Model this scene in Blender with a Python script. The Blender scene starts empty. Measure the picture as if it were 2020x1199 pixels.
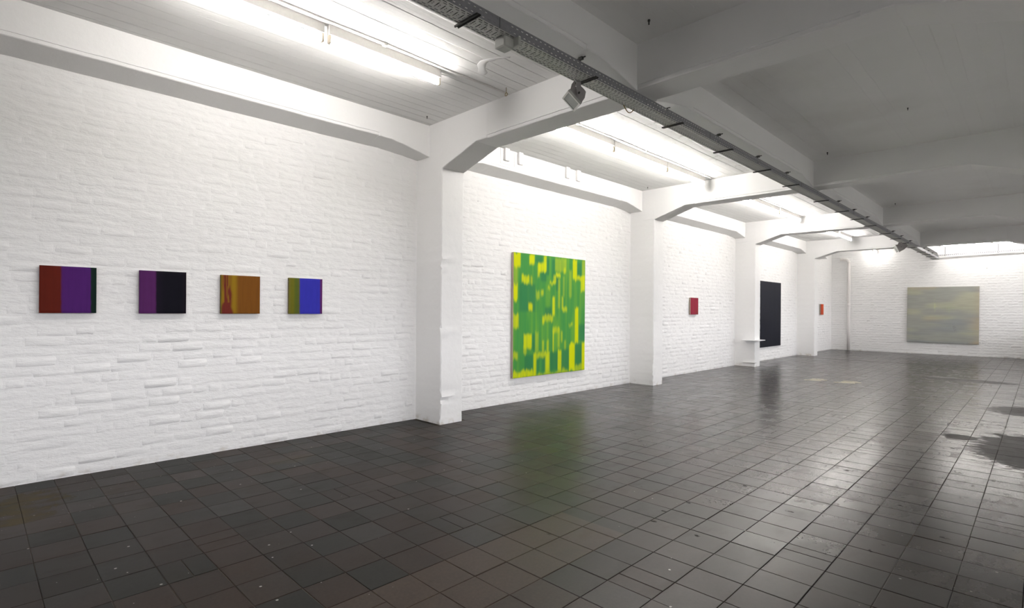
import bpy, math, random
import numpy as np
from mathutils import Matrix, Vector

random.seed(7)
rng = np.random.default_rng(11)
sc = bpy.context.scene
COL = sc.collection

# ------------------------------------------------------------------ camera
F_PX, CX, CY, YAW, ROLL = 1057.69, 1010.0, 611.015, 0.77996, -0.00747
CAM = np.array([5.70, 0.0, 1.403])
FW = np.array([-math.sin(YAW), math.cos(YAW), 0.0])
RT = np.array([math.cos(YAW), math.sin(YAW), 0.0])
UP = np.array([0.0, 0.0, 1.0])
R2 = RT * math.cos(ROLL) - UP * math.sin(ROLL)
U2 = UP * math.cos(ROLL) + RT * math.sin(ROLL)
cam = bpy.data.cameras.new('camera')
cam.sensor_width = 36.0
cam.lens = F_PX * 36.0 / 2020.0
cam.shift_y = (CY - 599.5) / 2020.0
cam.clip_start, cam.clip_end = 0.05, 100
cam_o = bpy.data.objects.new('camera', cam)
COL.objects.link(cam_o)
m = Matrix.Identity(4)
for i in range(3):
    m[i][0], m[i][1], m[i][2], m[i][3] = R2[i], U2[i], -FW[i], CAM[i]
cam_o.matrix_world = m
sc.camera = cam_o

# ------------------------------------------------------------------ world, exposure
SKY_POWER = 4.9
world = bpy.data.worlds.new('world')
sc.world = world
world.use_nodes = True
wt = world.node_tree                 # overcast sky over dark ground, seen only through the windows on the right
wbg = wt.nodes['Background']
wtc = wt.nodes.new('ShaderNodeTexCoord'); wsx = wt.nodes.new('ShaderNodeSeparateXYZ'); wrp = wt.nodes.new('ShaderNodeValToRGB')
wt.links.new(wtc.outputs['Generated'], wsx.inputs[0]); wt.links.new(wsx.outputs[2], wrp.inputs[0]); wt.links.new(wrp.outputs[0], wbg.inputs[0])
wrp.color_ramp.elements[0].position = 0.0; wrp.color_ramp.elements[0].color = (0.10, 0.10, 0.095, 1)
wrp.color_ramp.elements[1].position = 0.02; wrp.color_ramp.elements[1].color = (0.96, 0.96, 1.0, 1)
wbg.inputs[1].default_value = SKY_POWER
sc.view_settings.view_transform = 'Standard'
sc.view_settings.look = 'None'
sc.view_settings.gamma = 1.0
sc.view_settings.exposure = 0.36
sc.view_settings.use_curve_mapping = False
TUBE_POWER = 66.0                    # radiance of the fluorescent tubes
TUBE_COL = (1.0, 0.962, 0.925, 1)

def project(p):
    v = np.asarray(p, float) - CAM
    w = v @ FW
    return CX + F_PX * (v @ R2) / w, CY - F_PX * (v @ U2) / w, w

def s2l(r, g, b):
    f = lambda c: (c / 255 / 12.92) if c <= 10 else ((c / 255 + 0.055) / 1.055) ** 2.4
    return (f(r), f(g), f(b))

# ------------------------------------------------------------------ node helpers
class NT:
    def __init__(self, name):
        self.m = bpy.data.materials.new(name)
        self.m.use_nodes = True
        self.t = self.m.node_tree
        self.b = self.t.nodes['Principled BSDF']
    def n(self, kind, **kw):
        nd = self.t.nodes.new(kind)
        for k, v in kw.items():
            setattr(nd, k, v)
        return nd
    def put(self, sock, v):
        if hasattr(v, 'is_output') or isinstance(v, bpy.types.NodeSocket):
            self.t.links.new(v, sock)
        elif isinstance(v, (tuple, list)) and sock.type == 'RGBA' and len(v) == 3:
            sock.default_value = (*v, 1)
        else:
            sock.default_value = v
    def set(self, **kw):
        names = dict(color='Base Color', rough='Roughness', metal='Metallic', normal='Normal', ior='IOR',
                     spec='Specular IOR Level', ecol='Emission Color', estr='Emission Strength',
                     trans='Transmission Weight')
        for k, v in kw.items():
            self.put(self.b.inputs[names[k]], v)
        return self
    def math(self, op, a, b=None, c=None, clamp=False):
        nd = self.n('ShaderNodeMath', operation=op, use_clamp=clamp)
        self.put(nd.inputs[0], a)
        if b is not None: self.put(nd.inputs[1], b)
        if c is not None: self.put(nd.inputs[2], c)
        return nd.outputs[0]
    def pos(self):
        return self.n('ShaderNodeNewGeometry').outputs['Position']
    def sep(self, v):
        nd = self.n('ShaderNodeSeparateXYZ'); self.put(nd.inputs[0], v)
        return nd.outputs
    def comb(self, x, y, z=0.0):
        nd = self.n('ShaderNodeCombineXYZ')
        for i, v in enumerate((x, y, z)): self.put(nd.inputs[i], v)
        return nd.outputs[0]
    def scale(self, v, s):
        nd = self.n('ShaderNodeVectorMath', operation='MULTIPLY')
        self.put(nd.inputs[0], v); nd.inputs[1].default_value = s
        return nd.outputs[0]
    def noise(self, v, scale, detail=3.0, rough=0.5, out=0):
        nd = self.n('ShaderNodeTexNoise')
        self.put(nd.inputs['Vector'], v)
        nd.inputs['Scale'].default_value = scale
        nd.inputs['Detail'].default_value = detail
        nd.inputs['Roughness'].default_value = rough
        return nd.outputs[out]
    def vor(self, v, scale, out='Distance', rnd=1.0):
        nd = self.n('ShaderNodeTexVoronoi')
        self.put(nd.inputs['Vector'], v)
        nd.inputs['Scale'].default_value = scale
        nd.inputs['Randomness'].default_value = rnd
        return nd
    def ramp(self, v, stops, interp='LINEAR'):
        nd = self.n('ShaderNodeValToRGB')
        self.put(nd.inputs[0], v)
        nd.color_ramp.interpolation = interp
        els = nd.color_ramp.elements
        while len(els) < len(stops): els.new(0.5)
        for e, (p, c) in zip(els, stops):
            e.position = p
            e.color = (c, c, c, 1) if isinstance(c, (int, float)) else (*c, 1)
        return nd.outputs[0]
    def step(self, v, a, b):
        nd = self.n('ShaderNodeMapRange', interpolation_type='SMOOTHSTEP')
        self.put(nd.inputs[0], v)
        nd.inputs[1].default_value, nd.inputs[2].default_value = a, b
        return nd.outputs[0]
    def mix(self, f, a, b, mode='MIX'):
        nd = self.n('ShaderNodeMix', data_type='RGBA', blend_type=mode)
        self.put(nd.inputs[0], f); self.put(nd.inputs[6], a); self.put(nd.inputs[7], b)
        return nd.outputs[2]
    def bump(self, h, strength, dist, normal=None):
        nd = self.n('ShaderNodeBump')
        nd.inputs['Strength'].default_value = strength
        nd.inputs['Distance'].default_value = dist
        self.put(nd.inputs['Height'], h)
        if normal is not None: self.put(nd.inputs['Normal'], normal)
        return nd.outputs[0]

def simple(name, color, rough=0.5, metal=0.0, grain=0.0, gscale=60, var=0.06):
    t = NT(name)
    p = t.pos()
    nz = t.noise(p, gscale, 3)
    c = t.mix(nz, tuple(x * (1 - var) for x in color), tuple(min(1, x * (1 + var)) for x in color))
    t.set(color=c, rough=rough, metal=metal)
    if grain: t.set(normal=t.bump(nz, grain, 0.004))
    return t.m

# ------------------------------------------------------------------ materials
def mat_brick_paint():
    t = NT('white_painted_brick')
    p = t.pos()
    big = t.noise(p, 2.2, 3)
    mid = t.noise(t.scale(p, (0.8, 0.5, 1.5)), 13, 5, 0.58)
    fine = t.noise(p, 95, 4, 0.6)
    col = t.mix(big, (0.85, 0.842, 0.832), (0.885, 0.878, 0.87))
    n1 = t.bump(mid, 0.75, 0.014)
    n2 = t.bump(fine, 0.30, 0.003, n1)
    z = t.sep(p)[2]
    dirt = t.math('MULTIPLY', t.step(z, 0.07, 0.0), t.step(t.noise(p, 9, 4), 0.5, 0.75))
    col = t.mix(t.math('MULTIPLY', dirt, 0.55), col, (0.50, 0.42, 0.32))
    t.set(color=col, rough=0.62, normal=n2, spec=0.3)
    return t.m

def mat_plaster(name='white_painted_plaster', c0=(0.85, 0.842, 0.832), c1=(0.885, 0.878, 0.87), dirt=True):
    t = NT(name)
    p = t.pos()
    big = t.noise(p, 1.7, 3)
    mid = t.noise(p, 14, 4, 0.5)
    fine = t.noise(p, 120, 3, 0.6)
    col = t.mix(big, c0, c1)
    n1 = t.bump(mid, 0.25, 0.01)
    n2 = t.bump(fine, 0.15, 0.002, n1)
    if dirt:
        z = t.sep(p)[2]
        d = t.math('MULTIPLY', t.step(z, 0.10, 0.0), t.step(t.noise(p, 11, 4), 0.45, 0.7))
        col = t.mix(t.math('MULTIPLY', d, 0.6), col, (0.45, 0.38, 0.28))
    t.set(color=col, rough=0.6, normal=n2, spec=0.3)
    return t.m

def mat_ceiling():
    t = NT('board_marked_concrete_ceiling')
    p = t.pos()
    x, y, z = t.sep(p)
    wob = t.math('MULTIPLY', t.noise(t.scale(p, (1, 0.6, 1)), 1.5, 2), 0.05)
    xs = t.math('ADD', x, wob)
    bx = t.math('MULTIPLY', xs, 7.4)
    fr = t.math('FRACT', bx)
    seam = t.math('SUBTRACT', 1.0, t.step(t.math('ABSOLUTE', t.math('SUBTRACT', fr, 0.5)), 0.0, 0.045))
    board = t.n('ShaderNodeTexWhiteNoise', noise_dimensions='1D')
    t.put(board.inputs['W'], t.math('FLOOR', t.math('ADD', bx, 0.5)))
    grain = t.noise(t.scale(p, (30, 1.6, 1)), 2.0, 4, 0.6)
    h = t.math('ADD', t.math('MULTIPLY', board.outputs[0], 0.5), t.math('MULTIPLY', grain, 0.3))
    h = t.math('ADD', h, t.math('MULTIPLY', seam, t.math('SUBTRACT', t.math('MULTIPLY', board.outputs[0], 1.6), 0.8)))
    h = t.math('MULTIPLY', h, t.math('SUBTRACT', 1.0, t.math('MULTIPLY', t.step(x, 2.9, 3.1), 0.86)))
    n1 = t.bump(h, 1.0, 0.016)
    n2 = t.bump(t.noise(p, 22, 4, 0.6), 0.25, 0.006, n1)
    col = t.mix(t.noise(p, 1.3, 3), (0.83, 0.825, 0.81), (0.88, 0.875, 0.862))
    # flaking, mouldy paint beside the cable tray in the second and third bays
    edge = t.math('MULTIPLY', t.step(x, 1.8, 2.6), t.math('SUBTRACT', 1.0, t.step(x, 2.95, 3.0)))
    ybay = t.math('MULTIPLY', t.step(y, 4.3, 4.7), t.math('SUBTRACT', 1.0, t.step(y, 13.0, 13.9)))
    spots = t.step(t.noise(p, 9, 6, 0.72), 0.53, 0.66)
    blot = t.step(t.noise(p, 2.0, 3), 0.42, 0.62)
    st = t.math('MULTIPLY', t.math('MULTIPLY', edge, ybay), t.math('MULTIPLY', spots, blot))
    col = t.mix(t.math('MULTIPLY', st, 0.85), col, (0.30, 0.30, 0.24))
    soot = t.math('MULTIPLY', t.step(t.noise(p, 0.9, 4), 0.5, 0.75), 0.22)
    col = t.mix(soot, col, (0.55, 0.53, 0.49))
    t.set(color=col, rough=0.65, normal=n2, spec=0.25)
    return t.m

TX0, TPX, TY0, TPY = -0.013, 0.257, 0.020, 0.232

def ellipse(t, x, y, cx, cy, rx, ry, wob, amp=0.9):
    dx = t.math('DIVIDE', t.math('SUBTRACT', x, cx), rx)
    dy = t.math('DIVIDE', t.math('SUBTRACT', y, cy), ry)
    d = t.math('SQRT', t.math('ADD', t.math('MULTIPLY', dx, dx), t.math('MULTIPLY', dy, dy)))
    d = t.math('ADD', d, t.math('MULTIPLY', t.math('SUBTRACT', wob, 0.5), amp))
    return t.math('SUBTRACT', 1.0, t.step(d, 0.86, 1.06))

def mat_floor():
    t = NT('worn_dark_stone_tile')
    p = t.pos()
    x, y, z = t.sep(p)
    cell = t.comb(t.math('FLOOR', t.math('DIVIDE', t.math('SUBTRACT', x, TX0), TPX)),
                  t.math('FLOOR', t.math('DIVIDE', t.math('SUBTRACT', y, TY0), TPY)))
    wn = t.n('ShaderNodeTexWhiteNoise', noise_dimensions='2D')
    t.put(wn.inputs['Vector'], cell)
    r1 = wn.outputs[0]
    rs = t.sep(wn.outputs[1])
    area = t.noise(t.scale(p, (1, 0.8, 1)), 0.75, 2)
    pick = t.math('ADD', t.math('MULTIPLY', r1, 0.55), t.math('MULTIPLY', area, 0.55))
    tint = t.ramp(pick, [(0.0, (0.019, 0.0195, 0.0165)), (0.42, (0.023, 0.0225, 0.019)), (0.52, (0.030, 0.0235, 0.0195)),
                         (0.66, (0.038, 0.027, 0.021)), (0.8, (0.031, 0.030, 0.027)), (1.0, (0.038, 0.036, 0.033))])
    # the repaired strip of browner tiles right of the old joint line
    br = t.math('MULTIPLY', t.math('MULTIPLY', t.math('GREATER_THAN', x, TX0 + 13.02 * TPX),
                                   t.math('LESS_THAN', x, TX0 + 15.02 * TPX)), t.math('LESS_THAN', y, 2.9))
    tint = t.mix(t.math('MULTIPLY', br, 0.85), tint, (0.062, 0.046, 0.035))
    worn = t.step(x, 3.2, 4.6)
    tint = t.mix(t.math('MULTIPLY', worn, 0.5), tint, (0.044, 0.036, 0.031))
    fine = t.noise(p, 55, 5, 0.65)
    mid = t.noise(t.scale(p, (1, 0.5, 1)), 7, 5, 0.6)
    c = t.mix(fine, (0.45, 0.45, 0.45), (1.25, 1.25, 1.25))
    col = t.mix(1.0, tint, c, 'MULTIPLY')
    col = t.mix(1.0, col, t.mix(mid, (0.7, 0.7, 0.7), (1.3, 1.28, 1.26)), 'MULTIPLY')
    # paint flecks, denser along the wall
    v1 = t.vor(p, 11.0)
    pick1 = t.math('GREATER_THAN', t.sep(v1.outputs['Color'])[0], 0.80)
    dot = t.math('MULTIPLY', t.math('LESS_THAN', v1.outputs['Distance'], 0.075), pick1)
    v2 = t.vor(p, 48.0)
    near = t.math('SUBTRACT', 1.0, t.step(x, 0.1, 1.5))
    pick2 = t.math('GREATER_THAN', t.sep(v2.outputs['Color'])[0], t.math('SUBTRACT', 0.995, t.math('MULTIPLY', near, 0.16)))
    dot2 = t.math('MULTIPLY', t.math('LESS_THAN', v2.outputs['Distance'], 0.13), pick2)
    dots = t.math('MAXIMUM', dot, dot2)
    col = t.mix(t.math('MULTIPLY', dots, 0.85), col, (0.42, 0.40, 0.37))
    # dark rubbed-in marks, mostly in the walkway on the right
    v3 = t.vor(t.math('ADD', 0, 0) if False else t.n('ShaderNodeVectorMath', operation='ADD').outputs[0]  , 4.6)
    va = v3.inputs['Vector'].links[0].from_node
    t.put(va.inputs[0], t.scale(p, (1, 1.25, 1)))
    t.put(va.inputs[1], t.scale(t.noise(p, 14, 3, 0.6, out=1), (0.11, 0.11, 0.0)))
    gum = t.math('MULTIPLY', t.math('SUBTRACT', 1.0, t.step(v3.outputs['Distance'], 0.06, 0.12)),
                 t.math('GREATER_THAN', t.sep(v3.outputs['Color'])[1], 0.5))
    gum = t.math('MULTIPLY', gum, t.step(x, 3.2, 3.9))
    wob = t.noise(t.scale(p, (1.0, 2.0, 1)), 5.0, 5, 0.65)
    wet = ellipse(t, x, y, 5.62, 7.6, 0.46, 0.95, wob, 1.6)
    for e in ((5.55, 10.6, 0.42, 0.55), (5.05, 7.9, 0.16, 0.18), (4.6, 14.6, 0.8, 0.35)):
        wet = t.math('MAXIMUM', wet, ellipse(t, x, y, *e, wob, 1.3))
    dull = t.math('MAXIMUM', gum, t.math('MULTIPLY', wet, 0.62))
    col = t.mix(t.math('MULTIPLY', dull, 0.6), col, (0.012, 0.0105, 0.010))
    # bare screed where tiles have broken away at the wall, and the pale smear at far right
    scr = ellipse(t, x, y, 0.55, 0.30, 0.30, 0.22, wob, 1.7)
    scr = t.math('MAXIMUM', scr, ellipse(t, x, y, 0.93, 0.24, 0.11, 0.20, wob, 0.8))
    scr = t.math('MULTIPLY', scr, t.step(mid, 0.38, 0.6))
    col = t.mix(t.math('MULTIPLY', scr, 0.8), col, (0.085, 0.070, 0.042))
    sm = t.math('MULTIPLY', ellipse(t, x, y, 5.64, 4.15, 0.045, 0.30, wob, 1.2), 0.6)
    col = t.mix(sm, col, (0.10, 0.088, 0.066))
    ol = t.math('MULTIPLY', ellipse(t, x, y, 0.75, 2.1, 0.12, 0.22, wob, 1.6), 0.45)
    col = t.mix(ol, col, (0.045, 0.036, 0.02))
    gloss = t.step(t.math('ADD', t.math('MULTIPLY', x, 0.7), y), 3.0, 9.2)
    rough = t.math('ADD', t.math('SUBTRACT', 0.34, t.math('MULTIPLY', gloss, 0.18)), t.math('MULTIPLY', fine, 0.10))
    rough = t.math('ADD', rough, t.math('MULTIPLY', t.step(mid, 0.45, 0.75), 0.08))
    rough = t.math('ADD', rough, t.math('MULTIPLY', rs[2], 0.06))
    rough = t.math('ADD', rough, t.math('MULTIPLY', dull, 0.38))
    rough = t.math('ADD', rough, t.math('MULTIPLY', t.math('MAXIMUM', scr, dots), 0.4), clamp=True)
    col = t.mix(t.math('MULTIPLY', gloss, 0.45), col, t.mix(1.0, col, (0.5, 0.5, 0.5), 'MULTIPLY'))
    spec = t.math('MULTIPLY', t.math('ADD', 0.08, t.math('MULTIPLY', gloss, 0.36)), t.math('SUBTRACT', 1.0, t.math('MULTIPLY', dull, 0.5)))
    n1 = t.bump(mid, 0.06, 0.004)
    n2 = t.bump(fine, 0.07, 0.0012, n1)
    t.set(color=col, rough=rough, normal=n2, spec=spec)
    return t.m

def mat_joint():
    t = NT('tile_joint_grout')
    p = t.pos()
    x, y, z = t.sep(p)
    f = t.step(t.noise(p, 1.1, 3), 0.36, 0.56)
    left = t.math('SUBTRACT', 1.0, t.step(x, 3.6, 4.6))
    pale = t.math('MULTIPLY', f, t.math('ADD', 0.25, t.math('MULTIPLY', left, 0.75)))
    line = t.math('LESS_THAN', t.math('ABSOLUTE', t.math('SUBTRACT', x, TX0 + 20 * TPX)), 0.03)
    pale = t.math('MAXIMUM', pale, t.math('MULTIPLY', line, t.math('LESS_THAN', y, 4.6)))
    col = t.mix(pale, (0.012, 0.010, 0.0085), (0.085, 0.068, 0.050))
    t.set(color=col, rough=0.85, spec=0.15)
    return t.m

def mat_metal(name, col, rough=0.45, metal=0.75):
    t = NT(name)
    p = t.pos()
    nz = t.noise(p, 25, 4)
    t.set(color=t.mix(nz, tuple(c * 0.8 for c in col), tuple(c * 1.15 for c in col)), metal=metal,
          rough=t.math('ADD', rough - 0.08, t.math('MULTIPLY', nz, 0.16)))
    return t.m

def mat_emit(name, col, strength):
    t = NT(name)
    t.set(color=(0.9, 0.9, 0.9), ecol=col, estr=strength)
    return t.m

def mat_paint(name, rough=0.5, bump=0.15):
    t = NT(name)
    a = t.n('ShaderNodeVertexColor', layer_name='paint').outputs[0]
    p = t.pos()
    w = t.noise(p, 260, 2)
    t.set(color=a, rough=rough, spec=0.10, normal=t.bump(w, bump, 0.001))
    return t.m

M = dict(
    brick=mat_brick_paint(), plaster=mat_plaster(), beam=mat_plaster('white_painted_concrete', dirt=False),
    ceil=mat_ceiling(), tile=mat_floor(), joint=mat_joint(),
    galv=mat_metal('galvanised_steel', (0.60, 0.605, 0.575), 0.5, 0.15),
    galv_side=mat_metal('dull_galvanised_steel', (0.27, 0.27, 0.285), 0.55, 0.2),  # darker tone for tray sides, joint plates and the end rail
    dark=mat_metal('dark_steel', (0.07, 0.068, 0.065), 0.55, 0.5),
    tube=mat_emit('lit_fluorescent_tube', TUBE_COL, TUBE_POWER),
    tube_old=mat_emit('aged_lit_fluorescent_tube', TUBE_COL, TUBE_POWER * 0.85),  # weaker emission, set to keep the end wall from clipping
    fix=simple('white_enamel', (0.78, 0.77, 0.74), 0.4),
    ivory=simple('ivory_plastic', (0.55, 0.49, 0.38), 0.45),
    flood=simple('grey_lacquered_aluminium', (0.33, 0.31, 0.305), 0.5),
    floodl=simple('light_grey_metal', (0.50, 0.50, 0.47), 0.45),
    glass=simple('dusty_floodlight_glass', (0.26, 0.28, 0.255), 0.18),
    brass=mat_metal('tarnished_brass', (0.28, 0.2, 0.08), 0.5, 0.7),
    pipe=simple('white_painted_pipe', (0.78, 0.75, 0.73), 0.45),
    wood=simple('raw_pine_stretcher', (0.36, 0.26, 0.22), 0.7),
    linen=simple('raw_linen_edge', (0.42, 0.36, 0.29), 0.85),
    cable=simple('black_cable_sheath', (0.03, 0.03, 0.03), 0.5),
    cable2=simple('grey_cable_sheath', (0.28, 0.28, 0.27), 0.5),
    tape=simple('worn_pale_tape', (0.66, 0.61, 0.45), 0.9, var=0.25, gscale=30),
    paint=mat_paint('oil_paint', 0.55), black=mat_paint('matt_black_paint', 0.6),
    shelf=simple('white_board', (0.85, 0.85, 0.86), 0.35),
    glasspane=None,
)
_t = NT('window_glass')
_tr = _t.n('ShaderNodeBsdfTransparent'); _gl = _t.n('ShaderNodeBsdfGlossy'); _gl.inputs['Roughness'].default_value = 0.02
_fr = _t.n('ShaderNodeFresnel'); _fr.inputs[0].default_value = 1.3
_mx = _t.n('ShaderNodeMixShader')
_t.put(_mx.inputs[0], _fr.outputs[0]); _t.put(_mx.inputs[1], _tr.outputs[0]); _t.put(_mx.inputs[2], _gl.outputs[0])
_t.t.links.new(_mx.outputs[0], _t.t.nodes['Material Output'].inputs[0])
M['glasspane'] = _t.m

# ------------------------------------------------------------------ mesh helpers
class MB:
    def __init__(self):
        self.v, self.f = [], []
    def add(self, verts, faces):
        o = len(self.v)
        self.v += [tuple(map(float, q)) for q in verts]
        self.f += [tuple(o + i for i in fc) for fc in faces]
        return self
    def box(self, a, b):
        (x0, y0, z0), (x1, y1, z1) = a, b
        vs = [(x0, y0, z0), (x1, y0, z0), (x1, y1, z0), (x0, y1, z0), (x0, y0, z1), (x1, y0, z1), (x1, y1, z1), (x0, y1, z1)]
        return self.add(vs, [(3, 2, 1, 0), (4, 5, 6, 7), (0, 1, 5, 4), (1, 2, 6, 5), (2, 3, 7, 6), (3, 0, 4, 7)])
    def bbox(self, a, b, bv=0.002):
        """box with chamfered edges"""
        (x0, y0, z0), (x1, y1, z1) = a, b
        c = ((x0 + x1) / 2, (y0 + y1) / 2, (z0 + z1) / 2)
        h = ((x1 - x0) / 2, (y1 - y0) / 2, (z1 - z0) / 2)
        return self.obox(c, (1, 0, 0), (0, 1, 0), h, bv)
    def obox(self, c, ax, ay, half, bv=0.002):
        """oriented chamfered box: centre, two axes, half sizes"""
        c = np.array(c, float); ax = np.array(ax, float); ay = np.array(ay, float)
        ax /= np.linalg.norm(ax); ay = ay - ax * (ax @ ay); ay /= np.linalg.norm(ay)
        az = np.cross(ax, ay)
        bv = min(bv, min(half) * 0.45)
        vs, idx = [], {}
        for sx in (-1, 1):
            for sy in (-1, 1):
                for sz in (-1, 1):
                    for k in range(3):
                        h = [half[0], half[1], half[2]]
                        for j in range(3):
                            if j != k: h[j] -= bv
                        idx[(sx, sy, sz, k)] = len(vs)
                        vs.append(c + ax * sx * h[0] + ay * sy * h[1] + az * sz * h[2])
        fs = []
        S = (-1, 1)
        for k in range(3):
            i, j = (k + 1) % 3, (k + 2) % 3
            for s in S:
                q = []
                for a_, b_ in ((-1, -1), (1, -1), (1, 1), (-1, 1)):
                    t = [0, 0, 0]; t[k] = s; t[i] = a_; t[j] = b_
                    q.append(idx[(*t, k)])
                fs.append(tuple(q) if s > 0 else tuple(reversed(q)))
        for k in range(3):          # edges running along axis k
            i, j = (k + 1) % 3, (k + 2) % 3
            for a_ in S:
                for b_ in S:
                    t0 = [0, 0, 0]; t0[k] = -1; t0[i] = a_; t0[j] = b_
                    t1 = list(t0); t1[k] = 1
                    q = (idx[(*t0, i)], idx[(*t1, i)], idx[(*t1, j)], idx[(*t0, j)])
                    fs.append(q if a_ * b_ < 0 else tuple(reversed(q)))
        for sx in S:
            for sy in S:
                for sz in S:
                    q = tuple(idx[(sx, sy, sz, k)] for k in range(3))
                    fs.append(q if sx * sy * sz > 0 else tuple(reversed(q)))
        return self.add(vs, fs)
    def tube(self, path, r, seg=10, caps=True):
        path = [np.array(q, float) for q in path]
        rs = r if isinstance(r, (list, tuple)) else [r] * len(path)
        rings, prev = [], None
        for i, q in enumerate(path):
            d = (path[min(i + 1, len(path) - 1)] - path[max(i - 1, 0)]); d /= np.linalg.norm(d)
            if prev is None:
                a = np.cross(d, (0, 0, 1) if abs(d[2]) < 0.9 else (1, 0, 0))
            else:
                a = prev - d * (prev @ d)
            a /= np.linalg.norm(a); prev = a
            b = np.cross(d, a)
            rings.append([q + rs[i] * (a * math.cos(2 * math.pi * k / seg) + b * math.sin(2 * math.pi * k / seg)) for k in range(seg)])
        vs = [v for rg in rings for v in rg]
        fs = []
        for i in range(len(rings) - 1):
            for k in range(seg):
                k2 = (k + 1) % seg
                fs.append((i * seg + k, i * seg + k2, (i + 1) * seg + k2, (i + 1) * seg + k))
        if caps:
            fs.append(tuple(reversed(range(seg))))
            fs.append(tuple((len(rings) - 1) * seg + k for k in range(seg)))
        return self.add(vs, fs)
    def loft(self, secs, caps=True):
        n = len(secs[0])
        vs = [v for s in secs for v in s]
        fs = []
        for i in range(len(secs) - 1):
            for k in range(n):
                k2 = (k + 1) % n
                fs.append((i * n + k, i * n + k2, (i + 1) * n + k2, (i + 1) * n + k))
        if caps:
            fs.append(tuple(reversed(range(n))))
            fs.append(tuple((len(secs) - 1) * n + k for k in range(n)))
        return self.add(vs, fs)
    def mesh(self, name, mat, smooth=False):
        me = bpy.data.meshes.new(name)
        me.from_pydata(self.v, [], self.f)
        if mat: me.materials.append(mat)
        if smooth: me.polygons.foreach_set('use_smooth', [True] * len(me.polygons))
        me.update()
        return me
    def fixn(self, me):
        import bmesh
        b = bmesh.new(); b.from_mesh(me)
        bmesh.ops.recalc_face_normals(b, faces=b.faces)
        b.to_mesh(me); b.free()
    def build(self, name, mat, parent=None, smooth=False, origin=None, fix=True):
        me = self.mesh(name, mat, smooth)
        if fix: self.fixn(me)
        o = bpy.data.objects.new(name, me)
        COL.objects.link(o)
        if parent is not None:
            o.parent = parent
            o.matrix_parent_inverse = parent.matrix_basis.inverted()
        if smooth == 'auto':
            autosmooth(me)
        return o

def autosmooth(me, deg=35):
    me.polygons.foreach_set('use_smooth', [True] * len(me.polygons))
    try: me.set_sharp_from_angle(angle=math.radians(deg))
    except Exception: pass

def tag(o, label=None, cat=None, group=None, kind=None):
    if label: o['label'] = label
    if cat: o['category'] = cat
    if group: o['group'] = group
    if kind: o['kind'] = kind
    return o

def thing(name, label, cat, loc=(0, 0, 0), group=None, kind=None):
    o = bpy.data.objects.new(name, None)
    o.empty_display_size = 0.1
    o.location = loc
    COL.objects.link(o)
    return tag(o, label, cat, group, kind)

# ------------------------------------------------------------------ room dimensions
GRID = [-5.98, -0.98, 4.02, 9.02, 14.02, 19.02]     # near faces of the column frames
BW = 0.345                                          # frame thickness along the wall
YE, YN = 23.02, -6.5                                # far and near wall faces
XC, XC2, XW = 0.513, 5.647, 6.16                    # column faces, right wall
ZC, ZB, ZH = 3.69, 3.31, 3.118                      # ceiling, beam soffit, haunch foot
MX0, MX1 = 2.946, 3.214                             # middle longitudinal beam

# ------------------------------------------------------------------ floor
fl = MB().box((-0.3, YN - 0.3, -0.25), (XW + 0.3, YE + 0.3, -0.0034)).build('floor', M['joint'])
tag(fl, 'dark stone tiled gallery floor with semi-gloss worn tiles', 'floor', kind='structure')

def tile_geom(x0, x1, y0, y1, tilt=0.0012):
    g = 0.0017
    b = 0.0022
    x0 += g + random.uniform(-.0008, .0008); x1 -= g + random.uniform(-.0008, .0008)
    y0 += g + random.uniform(-.0008, .0008); y1 -= g + random.uniform(-.0008, .0008)
    cx, cy = (x0 + x1) / 2, (y0 + y1) / 2
    z0 = random.uniform(-.0008, .0006)
    tx, ty = random.gauss(0, tilt), random.gauss(0, tilt)
    hz = lambda x, y: z0 + tx * (x - cx) + ty * (y - cy)
    out = [(x0, y0), (x1, y0), (x1, y1), (x0, y1)]
    inn = [(x0 + b, y0 + b), (x1 - b, y0 + b), (x1 - b, y1 - b), (x0 + b, y1 - b)]
    vs = [(x, y, -0.007) for x, y in out] + [(x, y, hz(x, y) - 0.0016) for x, y in out] + [(x, y, hz(x, y)) for x, y in inn]
    fs = [(8, 9, 10, 11)]
    for i in range(4):
        j = (i + 1) % 4
        fs += [(i, j, 4 + j, 4 + i), (4 + i, 4 + j, 8 + j, 8 + i)]
    return vs, fs

tiles = []
nx = int((XW - TX0) / TPX) + 1
ny0, ny1 = int((YN - TY0) / TPY) - 1, int((YE - TY0) / TPY) + 1
for i in range(nx):
    for j in range(ny0, ny1):
        x0, x1 = TX0 + i * TPX, TX0 + (i + 1) * TPX
        y0, y1 = TY0 + j * TPY, TY0 + (j + 1) * TPY
        x0, x1 = max(x0, 0.0), min(x1, XW)
        y0, y1 = max(y0, YN), min(y1, YE)
        if y0 < 18.2 < y1:                        # the joint between two pours of the floor
            if 18.2 - y0 > 0.06: tiles.append((x0, x1, y0, 18.165))
            if y1 - 18.2 > 0.06: tiles.append((x0, x1, 18.215, y1))
            continue
        if x1 - x0 < .03 or y1 - y0 < .03: continue
        if any(x1 < XC and g - .02 < (y0 + y1) / 2 < g + BW + .02 for g in GRID) and x0 > 0.3: pass
        q = random.random()
        if q < 0.035:
            s = random.uniform(.4, .6) * (y1 - y0)
            tiles += [(x0, x1, y0, y0 + s), (x0, x1, y0 + s, y1)]
        elif q < 0.05:
            s = random.uniform(.4, .6) * (x1 - x0)
            tiles += [(x0, x0 + s, y0, y1), (x0 + s, x1, y0, y1)]
        else:
            tiles.append((x0, x1, y0, y1))

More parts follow.
